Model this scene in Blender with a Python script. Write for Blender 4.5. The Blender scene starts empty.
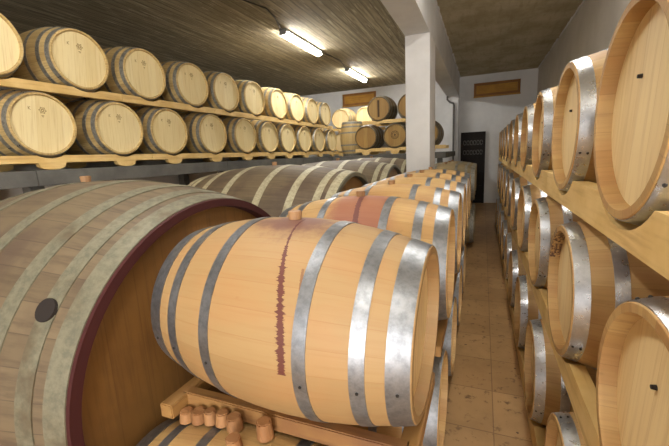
import bpy, bmesh, math, random
from mathutils import Vector, Matrix
random.seed(7)
C = bpy.context.scene.collection
SC = bpy.context.scene
PI = math.pi

# ------------------------------------------------------------------ colours / nodes
def lin(r, g, b):
    f = lambda c: (c/255/12.92) if c/255 <= .04045 else ((c/255+.055)/1.055)**2.4
    return (f(r), f(g), f(b), 1.0)

class NT:
    def __init__(s, name):
        s.m = bpy.data.materials.new(name); s.m.use_nodes = True
        s.t = s.m.node_tree; s.b = s.t.nodes['Principled BSDF']
    def n(s, typ, **kw):
        x = s.t.nodes.new(typ)
        for k, v in kw.items(): setattr(x, k, v)
        return x
    def l(s, a, b): s.t.links.new(a, b)
    def put(s, sock, v):
        if hasattr(v, 'is_linked') or isinstance(v, bpy.types.NodeSocket): s.l(v, sock)
        else: sock.default_value = v
    def math(s, op, a, b=0.0, c=None, clamp=False):
        x = s.n('ShaderNodeMath', operation=op, use_clamp=clamp)
        s.put(x.inputs[0], a); s.put(x.inputs[1], b)
        if c is not None: s.put(x.inputs[2], c)
        return x.outputs[0]
    def mix(s, f, a, b, mode='MIX'):
        x = s.n('ShaderNodeMix', data_type='RGBA', blend_type=mode)
        s.put(x.inputs[0], f); s.put(x.inputs[6], a); s.put(x.inputs[7], b)
        return x.outputs[2]
    def xyz(s, x, y, z):
        k = s.n('ShaderNodeCombineXYZ')
        s.put(k.inputs[0], x); s.put(k.inputs[1], y); s.put(k.inputs[2], z)
        return k.outputs[0]
    def sep(s, v):
        k = s.n('ShaderNodeSeparateXYZ'); s.l(v, k.inputs[0]); return k.outputs
    def noise(s, v, scale, detail=4, rough=.55):
        k = s.n('ShaderNodeTexNoise'); s.l(v, k.inputs['Vector'])
        k.inputs['Scale'].default_value = scale; k.inputs['Detail'].default_value = detail
        k.inputs['Roughness'].default_value = rough
        return k.outputs['Fac']
    def white(s, v):
        k = s.n('ShaderNodeTexWhiteNoise', noise_dimensions='1D'); s.put(k.inputs['W'], v); return k.outputs['Value']
    def ramp(s, f, lo, hi):
        k = s.n('ShaderNodeMapRange', interpolation_type='SMOOTHSTEP')
        s.put(k.inputs[0], f); k.inputs[1].default_value = lo; k.inputs[2].default_value = hi
        return k.outputs[0]
    def bump(s, h, strength=.3, dist=.01):
        k = s.n('ShaderNodeBump'); k.inputs['Strength'].default_value = strength; k.inputs['Distance'].default_value = dist
        s.l(h, k.inputs['Height']); s.l(k.outputs[0], s.b.inputs['Normal'])
    def col(s, c): s.put(s.b.inputs['Base Color'], c)
    def rough(s, r): s.put(s.b.inputs['Roughness'], r)
    def rnd(s): return s.n('ShaderNodeObjectInfo').outputs['Random']
    def obj(s): return s.n('ShaderNodeTexCoord').outputs['Object']
    def uv(s): return s.n('ShaderNodeTexCoord').outputs['UV']

def stave_mat(name, c1, c2, cdark, staves=27, rough=.6, patch=None, patch_amt=0.0, stain=None, seam=.55, grain=.55):
    m = NT(name); r = m.rnd(); u, v, _ = m.sep(m.uv())
    vs = m.math('MULTIPLY', v, staves)
    idx = m.math('FLOOR', vs); fr = m.math('FRACT', vs)
    w = m.white(m.math('ADD', idx, m.math('MULTIPLY', r, 321.7)))
    c = m.mix(w, c1, c2)
    off = m.math('MULTIPLY', w, 17.0)
    g = m.noise(m.xyz(m.math('MULTIPLY', u, 2.2), m.math('MULTIPLY', v, 95.0), off), 1.5, 6, .62)
    c = m.mix(m.math('MULTIPLY', m.ramp(g, .42, .75), grain), c, cdark)
    big = m.noise(m.xyz(m.math('MULTIPLY', u, 1.3), m.math('MULTIPLY', v, 6.0), m.math('MULTIPLY', r, 40.0)), 2.4, 5)
    if patch is not None:
        c = m.mix(m.math('MULTIPLY', m.ramp(big, .4, .68), patch_amt), c, patch)
    sp = m.noise(m.xyz(m.math('MULTIPLY', u, 9.0), m.math('MULTIPLY', v, 30.0), m.math('MULTIPLY', r, 90.0)), 2.0, 3)
    c = m.mix(m.math('MULTIPLY', m.ramp(sp, .66, .76), .35), c, cdark)
    line = m.math('GREATER_THAN', m.math('ABSOLUTE', m.math('SUBTRACT', fr, .5)), .482)
    c = m.mix(m.math('MULTIPLY', line, seam), c, cdark)
    if stain: c = stain(m, u, v, c)
    m.col(c); m.rough(rough)
    h = m.math('SUBTRACT', m.math('MULTIPLY', g, .25), m.math('MULTIPLY', line, .6))
    m.bump(h, .3, .004)
    return m.m

def head_mat(name, c1, c2, cdark, planks=9.5, rough=.6, vert=True, patch=None, amt=0.0):
    m = NT(name); r = m.rnd(); x, y, z = m.sep(m.obj())
    if not vert: y, z = z, y
    ys = m.math('MULTIPLY', m.math('ADD', y, 5.0), planks)
    idx = m.math('FLOOR', ys); fr = m.math('FRACT', ys)
    w = m.white(m.math('ADD', idx, m.math('MULTIPLY', r, 91.3)))
    c = m.mix(w, c1, c2)
    g = m.noise(m.xyz(m.math('MULTIPLY', z, 2.0), m.math('MULTIPLY', y, 45.0), m.math('MULTIPLY', w, 9.0)), 1.6, 6, .6)
    c = m.mix(m.math('MULTIPLY', m.ramp(g, .45, .78), .5), c, cdark)
    line = m.math('GREATER_THAN', m.math('ABSOLUTE', m.math('SUBTRACT', fr, .5)), .487)
    c = m.mix(m.math('MULTIPLY', line, .35), c, cdark)
    if patch is not None:
        b = m.noise(m.obj(), 3.0, 4)
        c = m.mix(m.math('MULTIPLY', m.ramp(b, .4, .7), amt), c, patch)
    m.col(c); m.rough(rough)
    m.bump(m.math('MULTIPLY', g, .3), .2, .003)
    return m.m

def metal_mat(name, c1, c2, rough=.34, metal=.85, rust=None, ramt=.0):
    m = NT(name); o = m.obj(); r = m.rnd()
    v = m.n('ShaderNodeVectorMath', operation='ADD'); m.l(o, v.inputs[0]); m.l(m.xyz(r, m.math('MULTIPLY', r, 7.0), 0.0), v.inputs[1])
    a = m.noise(v.outputs[0], 34.0, 6, .7); b = m.noise(v.outputs[0], 90.0, 2)
    c = m.mix(m.ramp(a, .35, .68), c1, c2)
    if rust is not None:
        c = m.mix(m.math('MULTIPLY', m.ramp(m.noise(v.outputs[0], 6.0, 5), .5, .7), ramt), c, rust)
    m.col(c); m.b.inputs['Metallic'].default_value = metal
    m.rough(m.math('ADD', m.math('MULTIPLY', a, .25), rough - .1))
    m.bump(b, .08, .002)
    return m.m

def plain(name, c, rough=.6, metal=0.0, emit=None, es=0.0):
    m = NT(name); m.b.inputs['Base Color'].default_value = c
    m.rough(rough); m.b.inputs['Metallic'].default_value = metal
    if emit: m.b.inputs['Emission Color'].default_value = emit; m.b.inputs['Emission Strength'].default_value = es
    return m.m

def plank_mat(name, c1, c2, cdark, ax=1, rough=.65):
    """sawn timber, grain along axis ax"""
    m = NT(name); o = m.sep(m.obj()); r = m.rnd()
    k = [m.math('MULTIPLY', o[i], 2.0 if i == ax else 26.0) for i in range(3)]
    k[ax] = m.math('ADD', k[ax], m.math('MULTIPLY', r, 50.0))
    g = m.noise(m.xyz(*k), 1.2, 6, .6)
    b = m.noise(m.obj(), 4.0, 4)
    c = m.mix(m.ramp(b, .35, .7), c1, c2)
    c = m.mix(m.math('MULTIPLY', m.ramp(g, .48, .74), .55), c, cdark)
    m.col(c); m.rough(rough); m.bump(g, .25, .004)
    return m.m

def plaster_mat(name, c1, c2, dirt, scale=1.5):
    m = NT(name); o = m.obj()
    a = m.noise(o, scale, 6, .6); b = m.noise(o, 40.0, 3)
    c = m.mix(m.ramp(a, .35, .7), c1, c2)
    c = m.mix(m.math('MULTIPLY', m.ramp(m.noise(o, 5.0, 6, .7), .62, .8), .4), c, dirt)
    m.col(c); m.rough(.85); m.bump(m.math('ADD', m.math('MULTIPLY', b, .3), a), .25, .02)
    return m.m

# ------------------------------------------------------------------ mesh helpers
def link(name, bm, mats, parent=None, smooth=False):
    me = bpy.data.meshes.new(name); bm.to_mesh(me); bm.free()
    for p in me.polygons: p.use_smooth = smooth
    for mm in (mats if isinstance(mats, (list, tuple)) else [mats]): me.materials.append(mm)
    o = bpy.data.objects.new(name, me); C.objects.link(o)
    if parent: o.parent = parent
    return o

def box(bm, x0, x1, y0, y1, z0, z1, mi=0):
    vs = [bm.verts.new(p) for p in ((x0,y0,z0),(x1,y0,z0),(x1,y1,z0),(x0,y1,z0),(x0,y0,z1),(x1,y0,z1),(x1,y1,z1),(x0,y1,z1))]
    fs = []
    for f in ((3,2,1,0),(4,5,6,7),(0,1,5,4),(1,2,6,5),(2,3,7,6),(3,0,4,7)):
        k = bm.faces.new([vs[i] for i in f]); k.material_index = mi; fs.append(k)
    return fs

def bbox(x0, x1, y0, y1, z0, z1, bev=.004):
    bm = bmesh.new(); box(bm, x0, x1, y0, y1, z0, z1)
    if bev: bmesh.ops.bevel(bm, geom=bm.edges[:], offset=bev, segments=2, affect='EDGES')
    return bm

def lathe(prof, n=56, uvfun=None, sy=1.0, sz=1.0):
    """revolve (s, r) about local X; th measured from +Z towards -Y"""
    bm = bmesh.new(); uvl = bm.loops.layers.uv.new('UVMap')
    rings = []
    for s, r in prof:
        if r < 1e-6: rings.append([bm.verts.new((s, 0, 0))])
        else: rings.append([bm.verts.new((s, -r*sy*math.sin(2*PI*i/n), r*sz*math.cos(2*PI*i/n))) for i in range(n)])
    for k in range(len(rings)-1):
        A, B = rings[k], rings[k+1]
        for i in range(n):
            j = (i+1) % n
            if len(A) == 1: vs, uv = [A[0], B[j], B[i]], [(prof[k][0], i/n), (prof[k+1][0], (i+1)/n), (prof[k+1][0], i/n)]
            elif len(B) == 1: vs, uv = [A[i], A[j], B[0]], [(prof[k][0], i/n), (prof[k][0], (i+1)/n), (prof[k+1][0], i/n)]
            else: vs, uv = [A[i], A[j], B[j], B[i]], [(prof[k][0], i/n), (prof[k][0], (i+1)/n), (prof[k+1][0], (i+1)/n), (prof[k+1][0], i/n)]
            f = bm.faces.new(vs); f.smooth = True
            for lp, q in zip(f.loops, uv): lp[uvl].uv = q
    bmesh.ops.recalc_face_normals(bm, faces=bm.faces[:])
    return bm

def smooth_by_angle(o, deg=35):
    me = o.data
    bm = bmesh.new(); bm.from_mesh(me)
    for f in bm.faces: f.smooth = True
    for e in bm.edges:
        e.smooth = not (len(e.link_faces) == 2 and e.calc_face_angle(0) > math.radians(deg))
    bm.to_mesh(me); bm.free()

def tube(bm, pts, r, n=8):
    rings = []
    pts = [Vector(p) for p in pts]
    for i, p in enumerate(pts):
        d = (pts[min(i+1, len(pts)-1)] - pts[max(i-1, 0)]).normalized()
        a = d.cross(Vector((0, 0, 1)))
        if a.length < 1e-3: a = d.cross(Vector((1, 0, 0)))
        a.normalize(); b = d.cross(a)
        rings.append([bm.verts.new(p + r*(math.cos(2*PI*k/n)*a + math.sin(2*PI*k/n)*b)) for k in range(n)])
    for A, B in zip(rings, rings[1:]):
        for k in range(n): bm.faces.new([A[k], A[(k+1) % n], B[(k+1) % n], B[k]])
    bm.faces.new(rings[0][::-1]); bm.faces.new(rings[-1])
    bmesh.ops.recalc_face_normals(bm, faces=bm.faces[:])

def prism_yz(pts, x0, x1):
    """polygon of (y, z) extruded from x0 to x1"""
    bm = bmesh.new()
    A = [bm.verts.new((x0, y, z)) for y, z in pts]; B = [bm.verts.new((x1, y, z)) for y, z in pts]
    bm.faces.new(A); bm.faces.new(B[::-1])
    for i in range(len(pts)):
        j = (i+1) % len(pts); bm.faces.new([A[i], B[i], B[j], A[j]])
    bmesh.ops.recalc_face_normals(bm, faces=bm.faces[:])
    bmesh.ops.triangulate(bm, faces=[f for f in bm.faces if len(f.verts) > 4])
    return bm

def empty(name, label, cat, loc=(0, 0, 0), rz=0.0, group=None):
    o = bpy.data.objects.new(name, None); C.objects.link(o); o.empty_display_size = .1
    o.location = loc; o.rotation_euler = (0, 0, rz)
    o['label'] = label; o['category'] = cat
    if group: o['group'] = group
    return o

def tag(o, label, cat, group=None):
    o['label'] = label; o['category'] = cat
    if group: o['group'] = group
    return o

def struct(name, bm, mats, parent=None, smooth=False):
    o = link(name, bm, mats, parent, smooth)
    if parent is None: o['kind'] = 'structure'
    return o

# ------------------------------------------------------------------ materials
M = {}
M['pale'] = stave_mat('pale_oak_staves', lin(212,186,128), lin(190,160,104), lin(140,108,66), 27)
M['pale_head'] = head_mat('pale_oak_head', lin(240,222,172), lin(232,210,154), lin(200,168,112))
M['chime_head'] = head_mat('oak_head', lin(236,212,160), lin(228,200,146), lin(194,158,106))
M['tan'] = stave_mat('tan_oak_staves', lin(193,160,106), lin(177,140,86), lin(132,98,56), 27, patch=lin(164,112,70), patch_amt=.35, seam=.35, grain=.34)
M['old'] = stave_mat('weathered_oak_staves', lin(160,142,104), lin(140,120,84), lin(88,72,48), 27, patch=lin(120,110,88), patch_amt=.6)
M['dark'] = stave_mat('aged_oak_staves', lin(134,110,64), lin(114,90,48), lin(70,52,28), 27)
M['dark_head'] = head_mat('aged_oak_head', lin(166,132,70), lin(150,114,56), lin(98,72,36))
M['cask'] = stave_mat('grey_cask_staves', lin(118,102,78), lin(106,91,69), lin(62,50,38), 46, .62, patch=lin(78,62,52), patch_amt=.7, seam=.45)
M['cask_head'] = head_mat('cask_head', lin(134,96,46), lin(118,82,38), lin(76,50,24), 7.0, patch=lin(90,60,28), amt=.5)
M['cream_hoop'] = metal_mat('cream_hoop', lin(190,182,152), lin(160,152,126), .55, .2, lin(128,116,94), .5)
M['red'] = plain('dark_red_paint', lin(60,10,8), .8)
M['greychime'] = plain('grey_paint', lin(96,92,76), .6)
M['zinc'] = metal_mat('galvanised_steel', lin(192,195,200), lin(174,177,183), .27, .93)
M['zinc_worn'] = metal_mat('worn_galvanised_steel', lin(146,149,154), lin(122,125,130), .38, .82, lin(110,104,98), .3)
M['steel'] = metal_mat('dull_steel', lin(158,156,146), lin(122,120,112), .5, .5)
M['cask_hoop'] = metal_mat('grey_green_hoop', lin(126,122,102), lin(104,102,86), .55, .2, lin(96,84,64), .9)
M['rivet'] = plain('dark_rivet', lin(60,58,56), .5, .6)
M['bung'] = head_mat('bung_wood', lin(168,130,92), lin(150,112,76), lin(108,74,48), 60)
M['cork'] = head_mat('cork_wood', lin(166,122,80), lin(146,102,64), lin(90,58,38), 70)
M['ink'] = plain('brown_ink', lin(150,118,70), .8)
M['ink_dark'] = plain('dark_ink', lin(74,54,28), .8)
M['rail'] = plank_mat('pine_rail', lin(226,194,130), lin(212,176,108), lin(176,132,74), 1)
M['rail_x'] = plank_mat('oak_beam', lin(156,116,66), lin(132,92,56), lin(84,50,38), 0)
M['rail_y'] = plank_mat('oak_side', lin(166,126,72), lin(148,108,60), lin(100,68,40), 1)
M['concrete'] = plaster_mat('grey_concrete', lin(104,102,96), lin(84,82,78), lin(64,60,54), 3.0)
M['wall'] = plaster_mat('white_plaster', lin(222,221,220), lin(208,207,206), lin(190,186,180))
M['wall_grey'] = plaster_mat('grey_plaster', lin(214,209,202), lin(200,195,187), lin(178,170,160))
M['black'] = plain('black_iron', lin(26,22,20), .5, .3)
M['void'] = plain('dark_timber_and_recess', lin(34,26,22), .8)  # dark timber parts; also paints the shade behind the door bars
M['ochre'] = plank_mat('ochre_board', lin(190,140,50), lin(172,122,40), lin(132,90,28), 0)
M['ochre_frame'] = plank_mat('ochre_frame', lin(148,100,40), lin(134,88,34), lin(96,60,22), 0)
M['diffuser'] = plain('lamp_diffuser', (1, 1, 1, 1), .4, 0, (1.0, .975, .92, 1), 72.0)
M['fill_diffuser'] = plain('fill_lamp_diffuser', (1, 1, 1, 1), .4, 0, (1.0, .97, .91, 1), 48.0)  # emission of the added out-of-view fill fixtures
M['housing'] = plain('lamp_housing', lin(130,130,128), .5)
M['scroll'] = plain('grey_iron', lin(140,136,132), .5, .2)
M['cable'] = plain('black_cable', lin(34,30,26), .6)
M['pipe'] = plain('grey_pipe', lin(92,88,86), .5, .2)

def stain_big(m, u, v, c):
    # wine stain round the bung plus a ragged drip down the side
    q = m.noise(m.xyz(m.math('MULTIPLY', u, 8.0), m.math('MULTIPLY', v, 18.0), 3.0), 1.6, 6, .7)
    vv = m.math('SUBTRACT', m.math('FRACT', m.math('ADD', v, .5)), .5)
    d = m.math('SQRT', m.math('ADD', m.math('POWER', m.math('DIVIDE', m.math('SUBTRACT', u, .01), .19), 2.0), m.math('POWER', m.math('DIVIDE', m.math('SUBTRACT', vv, .02), .06), 2.0)))
    f = m.math('ADD', d, m.math('MULTIPLY', m.math('SUBTRACT', q, .5), 1.2))
    c = m.mix(m.math('MULTIPLY', m.math('SUBTRACT', 1.0, m.ramp(f, .3, 1.05)), .85), c, lin(108,66,62))
    # drip
    cen = m.math('ADD', m.math('MULTIPLY', m.ramp(vv, .0, .24), .088), .026)
    jag = m.noise(m.xyz(m.math('MULTIPLY', v, 260.0), m.math('MULTIPLY', u, 8.0), 0.0), 1.0, 3, .8)
    du = m.math('ABSOLUTE', m.math('SUBTRACT', u, cen))
    wd = m.math('MULTIPLY', m.math('POWER', jag, 2.2), m.math('ADD', .016, m.math('MULTIPLY', m.ramp(vv, .05, .18), .034)))
    inside = m.math('MULTIPLY', m.math('LESS_THAN', du, wd), m.math('MULTIPLY', m.math('GREATER_THAN', vv, .0), m.math('LESS_THAN', vv, .265)))
    c = m.mix(m.math('MULTIPLY', inside, .9), c, lin(84,26,30))
    # a darker dash of grain beside it
    du2 = m.math('ABSOLUTE', m.math('SUBTRACT', m.math('SUBTRACT', u, m.math('MULTIPLY', vv, .35)), .095))
    k = m.math('MULTIPLY', m.math('LESS_THAN', du2, m.math('MULTIPLY', jag, .009)), m.math('MULTIPLY', m.math('GREATER_THAN', vv, .12), m.math('LESS_THAN', vv, .165)))
    return m.mix(m.math('MULTIPLY', k, .7), c, lin(120,76,50))

def stain_wide(m, u, v, c):
    q = m.noise(m.xyz(m.math('MULTIPLY', u, 7.0), m.math('MULTIPLY', v, 14.0), 8.0), 1.6, 6, .7)
    vv = m.math('SUBTRACT', m.math('FRACT', m.math('ADD', v, .5)), .5)
    d = m.math('MAXIMUM', m.math('DIVIDE', m.math('ABSOLUTE', m.math('SUBTRACT', u, .03)), .19), m.math('DIVIDE', m.math('ABSOLUTE', m.math('SUBTRACT', vv, .06)), .15))
    f = m.math('ADD', d, m.math('MULTIPLY', m.math('SUBTRACT', q, .5), .8))
    c = m.mix(m.math('MULTIPLY', m.math('SUBTRACT', 1.0, m.ramp(f, .5, 1.05)), .72), c, lin(140,74,62))
    jag = m.noise(m.xyz(m.math('MULTIPLY', v, 120.0), m.math('MULTIPLY', u, 8.0), 2.0), 1.0, 3, .7)
    du = m.math('ABSOLUTE', m.math('SUBTRACT', u, m.math('MULTIPLY', vv, .25)))
    ins = m.math('MULTIPLY', m.math('LESS_THAN', du, m.math('MULTIPLY', jag, .026)), m.math('MULTIPLY', m.math('GREATER_THAN', vv, 0.0), m.math('LESS_THAN', vv, .16)))
    return m.mix(m.math('MULTIPLY', ins, .75), c, lin(84,38,44))

M['tan_drip'] = stave_mat('tan_oak_staves_wine_drip', lin(166,136,92), lin(152,122,80), lin(150,108,64), 27, patch=lin(172,122,76), patch_amt=.3, stain=stain_big, seam=.35, grain=.34)
M['tan_wine'] = stave_mat('tan_oak_staves_wine_stain', lin(193,160,106), lin(177,140,86), lin(132,98,56), 27, patch=lin(164,112,70), patch_amt=.35, stain=stain_wide, seam=.35, grain=.34)

def stain_chime(m, u, v, c):
    q = m.noise(m.xyz(m.math('MULTIPLY', u, 60.0), m.math('MULTIPLY', v, 90.0), 8.0), 1.0, 4, .7)
    k = m.math('MULTIPLY', m.ramp(q, .45, .54), m.math('MULTIPLY', m.math('GREATER_THAN', u, .415), m.math('LESS_THAN', m.math('ABSOLUTE', m.math('SUBTRACT', v, .135)), .065)))
    return m.mix(m.math('MULTIPLY', k, .9), c, lin(64,32,34))
M['tan_spot'] = stave_mat('tan_oak_staves_purple_chime', lin(193,160,106), lin(177,140,86), lin(132,98,56), 27, patch=lin(164,112,70), patch_amt=.35, stain=stain_chime, seam=.35, grain=.34)

# ------------------------------------------------------------------ barrels
RB, RH, LB = .349, .277, .93
def brad(s, RB=RB, RH=RH, LB=LB): return RB - (RB-RH)*(2*s/LB)**2

def hoop_bm(s0, s1, RBx, RHx, L, th=.0028, n=56, sy=1.0, sz=1.0, rivets=True, one=False):
    f = lambda s: brad(s, RBx, RHx, L)
    k = [s0 + (s1-s0)*i/3 for i in range(4)]
    prof = [(s0, f(s0)-.002)] + [(s, f(s)+th) for s in k] + [(s1, f(s1)-.002)]
    bm = lathe(prof, n, None, sy, sz)
    for f_ in bm.faces: f_.material_index = 0
    if rivets:
        sm = (s0+s1)/2
        for th0 in ((1.75, 5.0) if one else (.5, 2.4, 4.2)):
            for ds, dt in (((0, 0),) if one else ((-.25, 0), (.25, .0))):
                s = sm + ds*(s1-s0); t = th0 + dt; r = f(s)+th
                p = Vector((s, -r*sy*math.sin(t), r*sz*math.cos(t)))
                g = bmesh.ops.create_icosphere(bm, subdivisions=1, radius=.0055, matrix=Matrix.Translation(p))
                for v in g['verts']:
                    for q in v.link_faces: q.material_index = 1
    return bm

def barrel(body_m, head_m, hoop_m, label, loc, rz=0.0, group=None, emblem=False, peg=False, roll=0.0, ry=0.0, set_back=.004, hw=.062, rec=.042, ch=.023, hoops=True, bung=True, name='oak_barrel', cat='barrel'):
    t = empty(name, label, cat, loc, rz, group)
    t.rotation_euler = (roll, ry, rz)
    n = 14; h = LB/2
    prof = [(-h+rec, brad(h)-ch-.004), (-h, brad(h)-ch), (-h, brad(h)-.002)]
    prof += [(-h+.002+(LB-.004)*i/n, brad(-h+.002+(LB-.004)*i/n)) for i in range(n+1)]
    prof += [(h, brad(h)-.002), (h, brad(h)-ch), (h-rec, brad(h)-ch-.004)]
    o = link('staves', lathe(prof), body_m, t, True); smooth_by_angle(o)
    for sg in (1, -1):
        r = brad(h)-ch+.002
        a, b = sg*(h-rec-.02), sg*(h-rec)
        hd = link('head', lathe([(a, 0), (a, r), (b, r), (b, 0)]), head_m, t); smooth_by_angle(hd)
        if sg == 1 and emblem: link('emblem', (emblem_bm if emblem is True else emblem)(b+.0006), M['ink'] if emblem is True else M['ink_dark'], hd)
        if sg == 1 and emblem is True: link('stamp', stamp_bm(b+.0006), M['ink'], hd)
        if sg == 1 and peg:
            bm = bmesh.new()
            bmesh.ops.create_cone(bm, cap_ends=True, segments=10, radius1=.0065, radius2=.005, depth=.012, matrix=Matrix.Translation((b+.004, -.05, .085)) @ Matrix.Rotation(PI/2, 4, 'Y'))
            link('spile', bm, M['void'], hd)
    if hoops:
        for a, b in ((h-set_back-hw, h-set_back), (.305, .347), (.147, .187)):
            for sg in (1, -1):
                lo, hi = (a, b) if sg > 0 else (-b, -a)
                k = link('hoop', hoop_bm(lo, hi, RB, RH, LB, one=hoop_m is M['zinc_worn']), [hoop_m, M['rivet']], t); smooth_by_angle(k, 30)
    if bung: bung_obj(t, (-.015, 0, RB))
    return t

def bung_obj(t, p, r=.026, hgt=.034, m=None):
    bm = bmesh.new()
    bmesh.ops.create_cone(bm, cap_ends=True, segments=20, radius1=r*.86, radius2=r, depth=hgt, matrix=Matrix.Translation(Vector(p)+Vector((0, 0, hgt/2-.006))))
    bmesh.ops.bevel(bm, geom=[e for e in bm.edges if e.calc_face_angle(0) > 1], offset=.003, segments=2, affect='EDGES')
    return link('bung', bm, m or M['bung'], t)

def emblem_bm(x):
    bm = bmesh.new()
    def ring(cy, cz, r0, r1, n=24):
        A = [bm.verts.new((x, cy+r0*math.cos(2*PI*i/n), cz+r0*math.sin(2*PI*i/n))) for i in range(n)]
        B = [bm.verts.new((x, cy+r1*math.cos(2*PI*i/n), cz+r1*math.sin(2*PI*i/n))) for i in range(n)]
        for i in range(n):
            j = (i+1) % n; bm.faces.new([A[i], A[j], B[j], B[i]])
    def bar(y0, z0, y1, z1, w):
        d = Vector((0, y1-y0, z1-z0)).normalized(); p = Vector((0, -d.z, d.y))*w/2
        a, b = Vector((x, y0, z0)), Vector((x, y1, z1))
        bm.faces.new([bm.verts.new(q) for q in (a-p, a+p, b+p, b-p)])
    cz = .125
    ring(0, cz, .021, .025)
    for k in range(8):
        a = k*PI/4; bar(.006*math.cos(a), cz+.006*math.sin(a), .017*math.cos(a), cz+.017*math.sin(a), .006)
    for k in range(6):
        a = k*PI/3; bar(.026*math.cos(a), cz+.026*math.sin(a), .032*math.cos(a), cz+.032*math.sin(a), .009)
    bar(-.012, cz-.047, .012, cz-.047, .005); bar(-.007, cz-.057, .007, cz-.057, .005)
    bmesh.ops.recalc_face_normals(bm, faces=bm.faces[:])
    return bm

def stamp_bm(x):
    bm = bmesh.new()
    def bar(y0, z0, y1, z1, w):
        d = Vector((0, y1-y0, z1-z0)).normalized(); p = Vector((0, -d.z, d.y))*w/2
        a, b = Vector((x, y0, z0)), Vector((x, y1, z1))
        bm.faces.new([bm.verts.new(q) for q in (a-p, a+p, b+p, b-p)])
    cz = .125
    bar(-.112, cz-.012, -.112, cz+.016, .004); bar(-.112, cz+.002, -.096, cz+.016, .004); bar(-.112, cz+.002, -.095, cz-.012, .004)
    bmesh.ops.recalc_face_normals(bm, faces=bm.faces[:])
    return bm

def stripe_bm(x):
    bm = bmesh.new(); bm.faces.new([bm.verts.new(p) for p in ((x, -.026, -.20), (x, .026, -.20), (x, .026, .20), (x, -.026, .20))])
    bmesh.ops.recalc_face_normals(bm, faces=bm.faces[:]); return bm
def disc_bm(x):
    bm = bmesh.new(); n = 32
    for r0, r1 in ((.088, .10), (.052, .06)):
        A = [[bm.verts.new((x, r*math.cos(2*PI*i/n), .02+r*math.sin(2*PI*i/n))) for i in range(n)] for r in (r0, r1)]
        for i in range(n): bm.faces.new([A[0][i], A[0][(i+1) % n], A[1][(i+1) % n], A[1][i]])
    for k in range(12):
        a = k*PI/6; p = [(.066, a-.12), (.066, a+.12), (.082, a+.1), (.082, a-.1)]
        bm.faces.new([bm.verts.new((x, r*math.cos(t), .02+r*math.sin(t))) for r, t in p])
    for y0, y1, z0, z1 in ((-.02, .02, -.015, .0), (-.012, .012, .005, .05), (-.03, -.014, .01, .03), (.014, .03, .01, .03)):
        bm.faces.new([bm.verts.new(p) for p in ((x, y0, z0), (x, y1, z0), (x, y1, z1), (x, y0, z1))])
    bmesh.ops.recalc_face_normals(bm, faces=bm.faces[:]); return bm

def dup(root, label, loc, rz, group=None, ry=0.0, roll=None):
    r = root.copy(); C.objects.link(r); r.location = loc
    r.rotation_euler = (root.rotation_euler[0] if roll is None else roll, ry, rz); r['label'] = label
    if group: r['group'] = group
    for ch in list(root.children):
        c = ch.copy(); C.objects.link(c); c.parent = r
        for g in list(ch.children):
            d = g.copy(); C.objects.link(d); d.parent = c
    return r

ORD = ['first', 'second', 'third', 'fourth', 'fifth', 'sixth', 'seventh', 'eighth', 'ninth', 'tenth', 'eleventh']

# ---- long double shelf behind the casks: heads face the aisle (+X)
LX = -3.72
TY = [1.84, 2.62, 3.38, 4.16, 4.88, 5.64, 6.46, 7.23, 8.01, 8.78]
BY = [2.17, 2.94, 3.65, 4.47, 5.28, 6.03, 6.74, 7.53, 8.32, 9.13]
TZ, BZ = 2.757, 2.108
proto = None
for ys, z, nm, g in ((TY, TZ, 'upper', 'pale barrels on the upper shelf'), (BY, BZ, 'lower', 'pale barrels on the lower shelf')):
    for i, y in enumerate(ys):
        if i == 0: lb = 'pale oak barrel at the front end of the %s shelf behind the casks' % nm
        elif i == 9: lb = 'pale oak barrel at the far end of the %s shelf, next to the back wall' % nm
        else: lb = '%s pale stamped oak barrel from the front end of the %s shelf behind the casks' % (ORD[i], nm)
        yaw = -.05 + random.uniform(-.02, .02)
        loc = (LX - .465, y+.023, z)
        roll = random.uniform(-.12, .12)
        if proto is None: proto = barrel(M['pale'], M['pale_head'], M['steel'], lb, loc, yaw, g, emblem=True, set_back=.014, hw=.045, rec=.022, ch=.015, roll=roll, bung=False)
        else: dup(proto, lb, loc, yaw, g, roll=roll)

# ---- three tier rack along the aisle wall: heads face the aisle (-X)
RY_T = [1.18, 1.97, 2.85, 3.73, 4.61, 5.49, 6.37, 7.25, 8.13, 9.01]
RY_M = [.87, 1.75, 2.62, 3.52, 4.44, 5.32, 6.20, 7.08, 7.96, 8.84]
RY_B = [1.39, 2.27, 3.12, 3.96, 4.80, 5.68, 6.56, 7.44, 8.32]
Z_T, Z_M, Z_B = 1.777, 1.085, .382
proto = None
for ys, z, x, tier in ((RY_T, Z_T, .335, 'top'), (RY_M, Z_M, .320, 'middle'), (RY_B, Z_B, .292, 'bottom')):
    g = '%s tier barrels in the aisle wall rack' % tier
    for i, y in enumerate(ys):
        if i == 0: lb = 'tan oak barrel at the front end of the %s tier in the aisle wall rack' % tier
        elif i == len(ys)-1: lb = 'tan oak barrel at the far end of the %s tier in the aisle wall rack' % tier
        else: lb = '%s tan oak barrel from the front, %s tier of the aisle wall rack' % (ORD[i], tier)
        loc = (x + .465, y, z); rz = PI + random.uniform(-.015, .015)
        roll = random.uniform(-.3, .3)
        if tier == 'middle' and i == 1:
            lb = 'tan oak barrel with dark purple spots on its rim, in the aisle wall rack'
            barrel(M['tan_spot'], M['chime_head'], M['zinc'], lb, loc, PI, g, hw=.048, roll=0.0, bung=False)
        elif proto is None: proto = barrel(M['tan'], M['chime_head'], M['zinc'], lb, loc, rz, g, hw=.048, peg=True, roll=roll, bung=False)
        else: dup(proto, lb, loc, rz, g, roll=roll)

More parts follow.
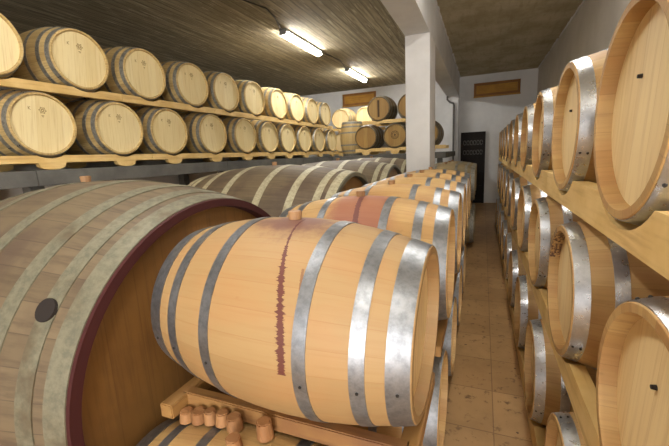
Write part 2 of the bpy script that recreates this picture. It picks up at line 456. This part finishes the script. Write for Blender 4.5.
# ---- centre stack: bungs up, heads face the aisle (+X)
g = 'tan barrels on the upper tier of the centre stack'
barrel(M['tan_drip'], M['chime_head'], M['zinc_worn'], 'large tan oak barrel with a long dark red wine drip below its bung', (-.615, 1.133, 1.136), -.019, g, ry=.026)
barrel(M['tan_wine'], M['chime_head'], M['zinc_worn'], 'tan oak barrel with wide purple wine stain, behind the dripping barrel', (-.60, 1.88, 1.13), 0.0, g)
proto = barrel(M['tan'], M['chime_head'], M['zinc_worn'], 'clean tan oak barrel with bung, just behind the purple stained barrel', (-.60, 2.62, 1.13), 0.0, g)
dup(proto, 'second clean tan barrel behind the purple stained barrel, upper tier', (-.60, 3.34, 1.13), 0.0, g)
dup(proto, 'third clean tan barrel behind the purple stained barrel, upper tier', (-.60, 4.05, 1.13), 0.0, g)
dup(proto, 'last clean tan barrel of the upper tier, directly in front of the pillar', (-.60, 4.77, 1.13), 0.0, g)
gl = 'barrels on the lower tier of the centre stack'
proto = barrel(M['tan'], M['chime_head'], M['zinc_worn'], 'tan oak barrel carrying the row of corks, under the dripping barrel', (-.712, .86, .398), 0.0, gl, bung=False)
LBY = [1.80, 2.60, 3.42, 4.24]
for i, y in enumerate(LBY):
    dup(proto, 'lower tan barrel of the centre stack, %s behind the cork barrel' % ORD[i], (-.625, y, .36), 0.0, gl)
go = 'weathered barrels past the pillar'
OY = [6.64, 7.38, 8.12]
proto = None
for i, y in enumerate(OY):
    lb = 'weathered greyish oak barrel past the pillar, %s from the front, upper tier' % ORD[i]
    if proto is None: proto = barrel(M['old'], M['chime_head'], M['steel'], lb, (-.58, y, 1.13), 0.0, go)
    else: dup(proto, lb, (-.58, y, 1.13), 0.0, go)
for i, y in enumerate([6.75, 7.6]):
    dup(proto, 'weathered oak barrel on the lower tier past the pillar, %s from the front' % ORD[i], (-.58, y, .36), 0.0, go)

# ---- barrels on the shelf at the back wall: heads face the camera (-Y)
gb = 'aged barrels on the shelf at the back wall'
YB = 9.0
protoD = barrel(M['dark'], M['dark_head'], M['steel'], 'aged brown barrel on the lower back wall shelf, next to the upright barrel', (-2.77, YB+.465, 2.125), -PI/2, gb, set_back=.02, hw=.04, rec=.025, ch=.018, bung=False)
barrel(M['dark'], M['dark_head'], M['steel'], 'aged brown barrel with a round emblem on its head, lower back wall shelf', (-2.02, YB+.465, 2.125), -PI/2, gb, set_back=.02, hw=.04, rec=.025, ch=.018, bung=False, emblem=disc_bm)
dup(protoD, 'aged brown barrel on the lower back wall shelf, showing past the pillar', (-1.26, YB+.465, 2.125), -PI/2, gb)
barrel(M['dark'], M['dark_head'], M['steel'], 'aged brown barrel with a dark vertical stripe on its head, upper back wall shelf', (-2.42, YB+.465, 2.80), -PI/2, gb, set_back=.02, hw=.04, rec=.025, ch=.018, bung=False, emblem=stripe_bm)
dup(protoD, 'aged brown barrel on the upper back wall shelf, cut off by the pillar', (-1.66, YB+.465, 2.80), -PI/2, gb)
gk = 'pale barrels behind the upright barrel'
pk = barrel(M['pale'], M['chime_head'], M['steel'], 'pale barrel lying high behind the upright barrel, in the corner', (-4.08, 10.7+.465, 2.812), -PI/2, gk, set_back=.02, hw=.04, rec=.025, ch=.018, bung=False)
dup(pk, 'pale barrel lying high behind the upright barrel, under the ochre window', (-3.30, 10.7+.465, 2.812), -PI/2, gk)
dup(pk, 'pale barrel lying low in the shelf corner behind the upright barrel', (-4.08, 10.7+.465, 2.10), -PI/2, gk)
u = barrel(M['pale'], M['chime_head'], M['steel'], 'pale oak barrel standing upright on the ledge in the shelf corner', (-3.43, 9.93, 1.682+.465), 0.0, None, bung=False)
u.rotation_euler = (0, -PI/2, 0)

# ------------------------------------------------------------------ big casks
def cask(label, loc, red=False, hoop_n=0):
    L, Rb, Rh = (1.46, .808, .703) if red else (1.76, .803, .705)
    sy, sz = 1.095, 1.0
    t = empty('wine_cask', label, 'cask', loc, 0, 'big grey casks')
    h = L/2; n = 18; rec, ch = .05, .034
    rr = lambda s: brad(s, Rb, Rh, L)
    prof = [(-h+rec, Rh-ch-.004), (-h, Rh-ch), (-h, Rh-.003)] + [(-h+.003+(L-.006)*i/n, rr(-h+.003+(L-.006)*i/n)) for i in range(n+1)] + [(h, Rh-.003)]
    o = link('staves', lathe(prof, 92, None, sy, sz), M['cask'], t, True); smooth_by_angle(o)
    prof = [(h-.012, Rh+.0035), (h+.001, Rh+.001), (h+.001, Rh-ch), (h-rec, Rh-ch-.004)]
    o = link('chime', lathe(prof, 92, None, sy, sz), M['red'] if red else M['greychime'], t, True); smooth_by_angle(o)
    for sg in (1, -1):
        a, b = sg*(h-rec-.03), sg*(h-rec); r = Rh-ch+.002
        hd = link('head', lathe([(a, 0), (a, r), (b, r), (b, 0)], 92, None, sy, sz), M['cask_head'], t); smooth_by_angle(hd)
    for a, b in ((h-.085, h-.012), (h-.185, h-.125), (.47*h/.88, .47*h/.88+.065), (.16*h/.88, .16*h/.88+.068)):
        for sg in (1, -1):
            lo, hi = (a, b) if sg > 0 else (-b, -a)
            k = link('hoop', hoop_bm(lo, hi, Rb, Rh, L, .004, 92, sy, sz, rivets=False), M['cask_hoop'] if red else M['cream_hoop'], t); smooth_by_angle(k, 30)
    bung_obj(t, (-.15 if red else 0, 0, Rb*sz-(.004 if red else 0)), .028, .04)
    if red:
        # dark side bung
        th = .98; s = .565; r = rr(s)
        p = Vector((s, -r*sy*math.sin(th), r*sz*math.cos(th))); nrm = Vector((.1, -math.sin(th), math.cos(th))).normalized()
        bm = bmesh.new()
        bmesh.ops.create_cone(bm, cap_ends=True, segments=24, radius1=.042, radius2=.040, depth=.012, matrix=Matrix.Translation(p+nrm*.002) @ nrm.to_track_quat('Z', 'Y').to_matrix().to_4x4())
        bm.normal_update()
        link('side_bung', bm, M['void'], t)
    return t
GX = -1.19
c0 = cask('huge grey wine cask with a dark red painted rim, beside the dripping barrel', (GX-.73, 1.37, .816), True)
c1 = cask('huge grey wine cask with plain grey rim, directly behind the red-rimmed cask', (GX-.82, 3.30, .832))
dup(c1, 'huge grey wine cask second behind the red-rimmed cask, partly hidden by barrels', (GX-.86, 5.2, .83), 0)
dup(c1, 'huge grey wine cask third behind the red-rimmed cask, mostly hidden by the pillar', (GX-.88, 7.1, .83), 0)
# ------------------------------------------------------------------ rails / racks
def notch_profile(y0, y1, z0, z1, cs, r, feet=None):
    """(y,z) outline of a rail with round notches of radius r about (yc, zc) in its top edge"""
    top = [(y0, z1)]
    for yc, zc in sorted(cs):
        dz = zc - z1
        if dz >= r: continue
        hw = math.sqrt(r*r - dz*dz)
        a0 = math.asin(hw/r)
        for k in range(13):
            a = -a0 + 2*a0*k/12
            y, z = yc + r*math.sin(a), zc - r*math.cos(a)
            if y0 < y < y1: top.append((y, z))
    top.append((y1, z1))
    bot = [(y1, z0)]
    if feet:
        for yf, w, h in sorted(feet, reverse=True):
            for k in range(9):
                a = PI*k/8
                bot.append((yf + w*math.cos(a), z0 - h*math.sin(a)**.6))
    bot.append((y0, z0))
    return top + bot

def rack(name, label, xf0, xf1, xr0, xr1, y0, y1, z0, z1, cs, r, group, feet=None, cross=True):
    t = empty(name, label, 'rack', ((xf0+xf1)/2, (y0+y1)/2, z0), 0, group)
    ox, oy, oz = t.location
    for nm, a, b in (('front_rail', xf0, xf1), ('rear_rail', xr0, xr1)):
        bm = prism_yz(notch_profile(y0, y1, z0, z1, cs, r, feet), a, b)
        for v in bm.verts: v.co -= Vector((ox, oy, oz))
        link(nm, bm, M['rail'], t)
    if cross:
        xa, xb = sorted((xf0, xf1, xr0, xr1))[1:3]
        for y in (y0+.02, y1-.07):
            link('cross_bar', bbox(xa-ox, xb-ox, y-oy, y+.05-oy, .01, .05), M['rail_x'], t)
    return t

def split(ys, lo, hi, first):
    """segments carrying two barrels each; first = barrels in the first one"""
    cuts = [lo]; i = first
    while i < len(ys):
        cuts.append((ys[i-1]+ys[i])/2); i += 2
    cuts.append(hi)
    return cuts

def rows(ys, z, lo, hi, first, fn):
    c = split(ys, lo, hi, first)
    for k in range(len(c)-1):
        a, b = c[k]+.0015, c[k+1]-.0015
        fn(k, len(c)-1, a, b, [(y, z) for y in ys if a-.2 < y < b+.2], [y for y in ys if a < y < b])

def seglabel(k, n, what):
    if k == 0: return 'pine barrel rack at the front end of %s' % what
    if k == n-1: return 'pine barrel rack at the far end of %s' % what
    return '%s pine barrel rack from the front along %s' % (ORD[k], what)

rows([y+.023 for y in TY], TZ, 1.0, 9.2, 2, lambda k, n, a, b, cs, mine: rack('barrel_rack', seglabel(k, n, 'the upper shelf'), LX-.012, LX-.062, LX-.87, LX-.92, a, b, 2.405, 2.484, cs, .307, 'racks under the upper shelf barrels', cross=False))
rows([y+.023 for y in BY], BZ, 1.0, 9.55, 2, lambda k, n, a, b, cs, mine: rack('barrel_rack', seglabel(k, n, 'the lower shelf'), LX-.012, LX-.062, LX-.87, LX-.92, a, b, 1.760, 1.828, cs, .307, 'racks under the lower shelf barrels', feet=[(y, .12, .064) for y in mine]))
rows(RY_T, Z_T, .45, 9.5, 2, lambda k, n, a, b, cs, mine: rack('barrel_rack', seglabel(k, n, 'the top tier of the aisle wall'), .347, .403, 1.19, 1.245, a, b, 1.428, 1.552, cs, .306, 'racks under the top tier', cross=False))
rows(RY_M, Z_M, .4, 9.35, 2, lambda k, n, a, b, cs, mine: rack('barrel_rack', seglabel(k, n, 'the middle tier of the aisle wall'), .347, .403, 1.19, 1.245, a, b, .703, .826, cs, .306, 'racks under the middle tier', cross=False))
rows(RY_B, Z_B, .9, 8.85, 2, lambda k, n, a, b, cs, mine: rack('barrel_rack', seglabel(k, n, 'the floor tier of the aisle wall'), .310, .366, 1.14, 1.19, a, b, .0, .13, cs, .311, 'racks on the floor under the bottom tier', cross=False))

# racks of the centre stack: two beams across, two sides along
def cradle(label, y, z0, z1, xs=(-1.085, -.19), half=.16, ends=.262, group='cradles in the centre stack'):
    t = empty('barrel_cradle', label, 'rack', ((xs[0]+xs[1])/2, y, z0), 0, group)
    ox, oy, oz = t.location; H = z1-z0
    for s in (-1, 1):
        bm = bbox(xs[0]-ox, xs[1]-ox, s*half-.022, s*half+.022, 0, H)
        link('cross_beam', bm, M['rail_x'], t)
    for x in xs:
        bm = bbox(x-ox-.03, x-ox+.03, -ends, ends, .004, H-.004)
        link('side_rail', bm, M['rail_y'], t)
    return t
cradle('oak cradle between the dripping barrel and the cork barrel', 1.133, .746, .811)
cradle('oak cradle under the purple stained barrel', 1.88, .738, .80)
for i, y in enumerate((2.62, 3.34, 4.05, 4.77)):
    cradle('oak cradle under the %s clean tan barrel of the centre stack' % ORD[i], y, .738, .80)
for i, y in enumerate(OY):
    cradle('oak cradle under the %s weathered barrel past the pillar' % ORD[i], y, .738, .80, ends=.33)

# corks standing on the barrel beneath
def cork_bm(r, h):
    bm = bmesh.new()
    bmesh.ops.create_cone(bm, cap_ends=True, segments=18, radius1=r, radius2=r*.86, depth=h, matrix=Matrix.Translation((0, 0, h/2)))
    bmesh.ops.bevel(bm, geom=[e for e in bm.edges if e.calc_face_angle(0) > 1], offset=.004, segments=2, affect='EDGES')
    rng = random.Random(int(r*1e5))
    for v in bm.verts: v.co += Vector((rng.uniform(-1, 1), rng.uniform(-1, 1), rng.uniform(-1, 1)))*.0012
    return bm
COR = [(-1.032, .915, .028, .046, 0), (-.972, .917, .028, .048, .04), (-.916, .917, .025, .052, 0), (-.860, .917, .026, .052, -.04), (-.800, .910, .030, .053, .05), (-.672, .910, .030, .066, .05)]
CL = ['brown cork at the cradle corner, start of the cork row', 'brown cork beside the corner cork, with a dark cracked top', 'narrow brown cork third along the row on the cork barrel', 'narrow brown cork fourth along the row on the cork barrel', 'wider pale cork fifth along the row, before the gap', 'tall leaning cork standing alone past the gap in the cork row']
for (x, y, r, h, tl), lb in zip(COR, CL):
    z = .398 + math.sqrt(brad(x+.712)**2 - (y-.86)**2) + .013
    o = link('cork', cork_bm(r, h), M['cork']); smooth_by_angle(o, 40)
    o.location = (x, y, z); o.rotation_euler = (tl, 0, 0)
    tag(o, lb, 'cork', 'corks on the barrel')
o = link('cork', cork_bm(.0285, .05), M['cork']); smooth_by_angle(o, 40)
x, y = -.745, .835
o.location = (x, y, .398 + math.sqrt(brad(x+.712)**2 - (y-.86)**2)+.004); o.rotation_euler = (.1, 0, 0)
tag(o, 'short cork in front of the lone leaning cork, at the edge of view', 'cork', 'corks on the barrel')

# ledge that carries the shelf
t = empty('concrete_ledge', 'dark grey concrete ledge on posts under the pale barrel shelf', 'ledge', (-4.2, 5, 1.555))
ox, oy, oz = t.location
cuts = [.3, 2.0, 4.62, 7.2, 9.6]
for a, b in zip(cuts, cuts[1:]):
    link('slab', bbox(-4.715-ox, -3.655-ox, a-oy+.002, b-oy-.002, 0, .14), M['concrete'], t)
for y in (2.02, 4.66, 7.2):
    for x in (-3.78, -4.6):
        link('post', bbox(x-.06-ox, x+.06-ox, y-.06-oy, y+.06-oy, -1.555, 0), M['concrete'], t)
t = empty('concrete_ledge', 'grey concrete ledge along the back wall under the aged barrels', 'ledge', (-2.9, 10.9, 1.54))
ox, oy, oz = t.location
link('slab', bbox(-3.65-ox, -.80-ox, 8.93-oy, 12.0-oy, 0, .14), M['concrete'], t)
link('slab', bbox(-7.55-ox, -3.66-ox, 9.605-oy, 12.4-oy, 0, .14), M['concrete'], t)
for x in (-3.5, -2.2, -.95): link('post', bbox(x-.06-ox, x+.06-ox, 9.0-oy, 9.12-oy, -1.54, 0), M['concrete'], t)

# back shelf rails, running along X
def rackx(label, x0, x1, yf, z0, z1, cs, r, group, feet=None, dep=.86):
    t = empty('barrel_rack', label, 'rack', ((x0+x1)/2, yf, z0), 0, group)
    ox, oy, oz = t.location
    for nm, y in (('front_rail', yf), ('rear_rail', yf+dep)):
        bm = prism_yz(notch_profile(x0, x1, z0, z1, cs, r, feet), 0, .05)
        for v in bm.verts: v.co = Vector((v.co.y-ox, v.co.x+y-oy, v.co.z-oz))
        bmesh.ops.recalc_face_normals(bm, faces=bm.faces[:])
        link(nm, bm, M['rail'], t)
    return t
gx = 'racks on the back wall shelf'
rackx('pine rack under the lower aged barrels on the back wall shelf', -3.05, -.82, YB+.012, 1.765, 1.845, [(x, 2.125) for x in (-2.77, -2.02, -1.26)], .307, gx, feet=[(x, .11, .083) for x in (-2.77, -2.02, -1.26)])
rackx('pine rack under the upper aged barrels on the back wall shelf', -2.85, -1.2, YB+.012, 2.44, 2.522, [(x, 2.80) for x in (-2.42, -1.66)], .307, gx)
rackx('pine rack in the shelf corner under the low pale barrel', -4.5, -2.9, 10.712, 1.745, 1.82, [(-4.08, 2.10)], .307, gx, feet=[(-4.08, .11, .063), (-3.3, .11, .063)])
rackx('pine rack high in the shelf corner under two pale barrels', -4.5, -2.9, 10.712, 2.452, 2.534, [(x, 2.812) for x in (-4.08, -3.30)], .307, gx)

# ------------------------------------------------------------------ room
CZ, YBK, XR, XL, YF = 3.93, 12.5, 1.42, -7.6, -4.2
# floor
m = NT('floor_tiles'); o = m.obj(); x, y, z = m.sep(o)
T = .315
xs = m.math('DIVIDE', m.math('SUBTRACT', x, .105), T); ys = m.math('DIVIDE', m.math('SUBTRACT', y, .02), .42)
ix, iy = m.math('FLOOR', xs), m.math('FLOOR', ys)
w = m.white(m.math('ADD', m.math('MULTIPLY', ix, 17.3), m.math('MULTIPLY', iy, 3.71)))
c = m.mix(w, lin(178,142,96), lin(164,128,84))
c = m.mix(m.math('MULTIPLY', m.ramp(m.noise(o, 2.2, 6, .65), .42, .68), .5), c, lin(136,104,66))
c = m.mix(m.math('MULTIPLY', m.ramp(m.noise(o, 13.0, 5, .7), .55, .68), .8), c, lin(98,70,44))
sp = m.n('ShaderNodeTexVoronoi'); m.l(o, sp.inputs['Vector']); sp.inputs['Scale'].default_value = 9.0
c = m.mix(m.math('MULTIPLY', m.math('LESS_THAN', m.math('ADD', sp.outputs['Distance'], m.math('MULTIPLY', m.noise(o, 30.0, 2), .3)), .22), .8), c, lin(66,42,28))
ln = m.math('MAXIMUM', m.math('GREATER_THAN', m.math('ABSOLUTE', m.math('SUBTRACT', m.math('FRACT', xs), .5)), .489), m.math('GREATER_THAN', m.math('ABSOLUTE', m.math('SUBTRACT', m.math('FRACT', ys), .5)), .491))
c = m.mix(m.math('MULTIPLY', ln, .5), c, lin(92,66,44))
m.col(c); m.rough(.45); m.bump(m.math('SUBTRACT', m.math('MULTIPLY', m.noise(o, 25.0, 3), .2), ln), .2, .004)
bm = bmesh.new(); box(bm, XL-.2, XR+.2, YF-.2, YBK+.2, -.15, 0); struct('floor', bm, m.m)

# ceiling: board marked concrete, boards along Y
m = NT('board_marked_concrete'); o = m.obj(); x, y, z = m.sep(o)
bx = m.math('DIVIDE', x, .125); ib = m.math('FLOOR', bx); fb = m.math('FRACT', bx)
w = m.white(ib)
c = m.mix(w, lin(160,148,118), lin(128,117,90))
g = m.noise(m.xyz(m.math('MULTIPLY', x, 22.0), m.math('MULTIPLY', y, .9), m.math('MULTIPLY', w, 9.0)), 1.4, 6, .65)
c = m.mix(m.math('MULTIPLY', m.ramp(g, .42, .62), .7), c, lin(96,84,60))
c = m.mix(m.math('MULTIPLY', m.ramp(m.noise(o, 1.2, 5), .4, .7), .5), c, lin(122,109,80))
pale = m.ramp(m.noise(m.xyz(m.math('MULTIPLY', x, 30.0), m.math('MULTIPLY', y, 1.6), 5.0), 1.3, 4, .6), .58, .64)
c = m.mix(m.math('MULTIPLY', pale, .5), c, lin(206,196,166))
ln = m.math('GREATER_THAN', m.math('ABSOLUTE', m.math('SUBTRACT', fb, .5)), .465)
c = m.mix(m.math('MULTIPLY', ln, .85), c, lin(62,52,36))
m.col(c); m.rough(.85)
m.bump(m.math('ADD', m.math('MULTIPLY', w, .5), m.math('SUBTRACT', m.math('MULTIPLY', g, .6), ln)), .6, .012)
bm = bmesh.new(); box(bm, XL-.2, -.95, YF-.2, YBK+.2, CZ, CZ+.2); struct('ceiling', bm, m.m)
# the narrow bay over the aisle: plain blotchy concrete
m = NT('plain_concrete'); o = m.obj(); x, y, z = m.sep(o)
c = m.mix(m.ramp(m.noise(o, 1.6, 6, .65), .35, .68), lin(186,174,144), lin(158,146,114))
c = m.mix(m.math('MULTIPLY', m.ramp(m.noise(m.xyz(m.math('MULTIPLY', x, 9.0), m.math('MULTIPLY', y, 1.2), 2.0), 1.5, 5), .5, .7), .4), c, lin(140,126,94))
c = m.mix(m.math('MULTIPLY', m.ramp(m.noise(o, 24.0, 4, .7), .55, .75), .5), c, lin(128,114,84))
m.col(c); m.rough(.85); m.bump(m.noise(o, 12.0, 5, .6), .3, .01)
bm = bmesh.new(); box(bm, -.948, XR+.2, YF-.2, YBK+.2, CZ, CZ+.2); struct('ceiling', bm, m.m)

bm = bmesh.new(); box(bm, XL-.2, XR+.2, YBK, YBK+.2, 0, CZ); struct('wall_back', bm, M['wall'])
bm = bmesh.new(); box(bm, XR, XR+.2, YF, YBK, 0, CZ); struct('wall_right', bm, M['wall_grey'])
bm = bmesh.new(); box(bm, XL-.2, XL, YF, YBK, 0, CZ); struct('wall_left', bm, M['wall_grey'])
bm = bmesh.new(); box(bm, -4.86, -4.72, YF, 9.56, 0, 3.0); struct('wall_shade_block', bm, M['wall_grey'])  # unseen low wall, added to keep the gaps between shelf barrels dark
# front wall behind the camera; its opening is added to let fill light in
EX0, EX1, EZ = -.7, 1.4, 3.2
bm = bmesh.new()
box(bm, XL, EX0, YF-.2, YF, 0, CZ); box(bm, EX1, XR, YF-.2, YF, 0, CZ); box(bm, EX0, EX1, YF-.2, YF, EZ, CZ)
struct('wall_front', bm, M['wall'])

# beam and pillar, back pier
BX0, BX1, BZ0 = -1.085, -.735, 3.35
struct('beam', bbox(BX0, BX1, YF, YBK, BZ0, CZ, 0), M['wall'])
struct('pillar', bbox(BX0, BX1, 5.60, 6.25, 0, BZ0, .006), M['wall'])
struct('pillar', bbox(-.99, -.735, YBK-.32, YBK, 0, BZ0, .004), M['wall'])
# pale plaster strips along the ceiling edges
def strip(name, x0, x1, z0, z1):
    bm = bmesh.new(); n = 120; rng = random.Random(3)
    for i in range(n):
        a = YF + (YBK-YF)*i/n; b = YF + (YBK-YF)*(i+1)/n
        if rng.random() < .12: continue
        k = rng.uniform(.6, 1.15)
        xa, xb = (x0, x0+(x1-x0)*k)
        box(bm, min(xa, xb), max(xa, xb), a, b, z0, z1)
    struct(name, bm, M['wall'])
strip('trim_1', BX1, BX1+.035, CZ-.016, CZ)
strip('trim_2', XR, XR-.03, CZ-.016, CZ)

# ochre boarded windows high on the back wall
def win(name, x0, x1, z0, z1):
    bm = bmesh.new(); f = .07
    for a in ((x0, x1, z1-f, z1), (x0, x1, z0, z0+f), (x0, x0+f, z0+f, z1-f), (x1-f, x1, z0+f, z1-f)):
        box(bm, a[0], a[1], YBK-.06, YBK, a[2], a[3])
    o = struct(name, bm, M['ochre_frame'])
    link('board', bbox(x0+f, x1-f, YBK-.025, YBK-.001, z0+f, z1-f, .003), M['ochre'], o)
    link('sill', bbox(x0-.01, x1+.01, YBK-.085, YBK, z0-.03, z0, .004), M['ochre'], o)
win('window_1', -4.62, -3.42, 3.40, 3.80)
win('window_2', -.31, .97, 3.29, 3.68)

# dark iron lattice door
DX0, DX1, DZ = -.665, .06, 2.24
bm = bmesh.new(); f = .06
for a in ((DX0, DX0+f, 0, DZ), (DX1-f, DX1, 0, DZ), (DX0, DX1, DZ-f, DZ)): box(bm, a[0], a[1], YBK-.08, YBK, a[2], a[3])
door = struct('door_1', bm, M['void'])
link('recess_shade', bbox(DX0+f, DX1-f, YBK-.03, YBK-.001, .0, DZ-f, 0), M['void'], door)  # dark panel painted as the unlit recess behind the bars
bm = bmesh.new()
nb = 6
for i in range(nb+1):
    x = DX0+f+.01+(DX1-DX0-2*f-.02)*i/nb
    tube(bm, [(x, YBK-.06, .02), (x, YBK-.06, DZ-f)], .008, 6)
for z in (.1, .55, 1.0, 1.45, 1.78, 2.05): box(bm, DX0+f, DX1-f, YBK-.068, YBK-.052, z-.012, z+.012)
link('bars', bm, M['black'], door)
bm = bmesh.new()
for z in (1.615, 1.915):
    for i in range(nb):
        cx = DX0+f+.01+(DX1-DX0-2*f-.02)*(i+.5)/nb
        tube(bm, [(cx+.035*math.cos(a*PI/8), YBK-.06, z+.07*math.sin(a*PI/8)) for a in range(16)], .007, 6)
link('scrollwork', bm, M['scroll'], door)

# pipe by the back pier
bm = bmesh.new()
tube(bm, [(-1.06, 12.12, 3.345), (-1.06, 12.12, 3.25), (-.98, 12.12, 3.16), (-.885, 12.12, 3.12), (-.87, 12.12, 3.05), (-.87, 12.12, 2.2), (-.87, 12.12, 1.2), (-.87, 12.12, .0)], .03, 10)
o = link('drain_pipe', bm, M['pipe'], None, True); tag(o, 'grey drain pipe running down the pier beside the dark door', 'pipe')

# ------------------------------------------------------------------ lamps and cable
M['fill_diffuser_dim'] = plain('fill_lamp_diffuser_dim', (1, 1, 1, 1), .4, 0, (1.0, .97, .91, 1), 38.0)  # weaker emission for the added fixture above mid aisle
def lamp(label, x, y, L=1.55, dm='diffuser'):
    t = empty('ceiling_light', label, 'lamp', (x, y, CZ), 0, 'fluorescent ceiling lights')
    link('housing', bbox(-.075, .075, -L/2, L/2, -.045, 0, .006), M['housing'], t)
    bm = bmesh.new(); n = 10
    pr = [(.068*math.cos(PI*k/n), -.045-.075*math.sin(PI*k/n)**.6) for k in range(n+1)]
    A = [bm.verts.new((a, -L/2+.03, b)) for a, b in pr]; B = [bm.verts.new((a, L/2-.03, b)) for a, b in pr]
    for k in range(n): bm.faces.new([A[k], A[k+1], B[k+1], B[k]])
    bm.faces.new(A); bm.faces.new(B[::-1]); bm.faces.new([A[0], B[0], B[-1], A[-1]])
    bmesh.ops.recalc_face_normals(bm, faces=bm.faces[:])
    link('diffuser', bm, M[dm], t, False)
    for s in (-1, 1):
        link('end_cap', bbox(-.074, .074, min(s*L/2, s*(L/2-.035)), max(s*L/2, s*(L/2-.035)), -.10, -.04, .01), M['housing'], t)
    return t
lamp('lit fluorescent ceiling light in the middle of the boarded ceiling', -3.31, 6.8)
lamp('lit fluorescent ceiling light closer to the back wall', -3.31, 10.1)
lamp('added unseen fill light over the casks, built as a fluorescent fixture', -1.65, 1.1, dm='fill_diffuser')  # out-of-view fixture added to brighten the pale shelf heads
lamp('added unseen fill light over the middle of the aisle', .35, 3.4, dm='fill_diffuser_dim')  # added out of view to lift the aisle floor and bay ceiling
lamp('added unseen fill light over the aisle, behind the camera', .35, -1.2, dm='fill_diffuser')  # extra unseen fixture, added as fill for the near aisle

for pts, lb in (
    ([(-3.30, 3.2, 0), (-3.26, 4.2, 0), (-3.20, 4.6, 0), (-3.05, 5.1, 0), (-3.13, 5.5, 0), (-3.25, 5.8, 0), (-3.31, 5.98, 0)], 'black power cable along the ceiling leading to the middle light'),
    ([(-3.31, 7.62, 0), (-3.22, 8.0, 0), (-3.18, 8.5, 0), (-3.28, 9.0, 0), (-3.31, 9.28, 0)], 'black power cable on the ceiling between the two lit lights')):
    bm = bmesh.new(); tube(bm, [(x, y, CZ-.022) for x, y, z in pts], .010, 8)
    o = link('power_cable', bm, M['cable'], None, True); tag(o, lb, 'cable')

# ------------------------------------------------------------------ lights, world, camera
w = bpy.data.worlds.new('World'); SC.world = w; w.use_nodes = True
w.node_tree.nodes['Background'].inputs[0].default_value = (.9, .95, 1, 1)
w.node_tree.nodes['Background'].inputs[1].default_value = .6
def area(name, loc, rot, sx, sy, e, col=(1, 1, 1)):
    d = bpy.data.lights.new(name, 'AREA'); d.shape = 'RECTANGLE'; d.size = sx; d.size_y = sy; d.energy = e; d.color = col
    o = bpy.data.objects.new(name, d); C.objects.link(o); o.location = loc; o.rotation_euler = rot
    return o
# unseen light added in the front opening, fills the aisle bay from behind
area('opening_fill_light', ((EX0+EX1)/2, YF-.1, EZ/2), (PI/2, 0, 0), EX1-EX0, EZ, 195, (1.0, .97, .93))

F = 361.09
yaw, p, r = -.392288628, -.183123076, .0467391197
cy, sy = math.cos(yaw), math.sin(yaw)
f = Vector((sy*math.cos(p), cy*math.cos(p), math.sin(p))); rt = Vector((cy, -sy, 0)); dn = -rt.cross(f)
c_, s_ = math.cos(r), math.sin(r)
rt2 = c_*rt + s_*dn; dn2 = -s_*rt + c_*dn
cam = bpy.data.cameras.new('camera'); co = bpy.data.objects.new('camera', cam); C.objects.link(co)
cam.sensor_fit = 'HORIZONTAL'; cam.sensor_width = 36; cam.lens = F/669*36; cam.clip_start = .02
X, Y, Z = rt2, -dn2, -f
co.matrix_world = Matrix(((X.x, Y.x, Z.x, 0), (X.y, Y.y, Z.y, 0), (X.z, Y.z, Z.z, 1.7), (0, 0, 0, 1)))
SC.camera = co
vs = SC.view_settings
vs.view_transform = 'Standard'; vs.look = 'None'; vs.gamma = 1; vs.use_curve_mapping = False; vs.exposure = 0.55
SC.cycles.max_bounces = 8; SC.cycles.diffuse_bounces = 5; SC.cycles.use_denoising = True
SC.cycles.sample_clamp_indirect = 6
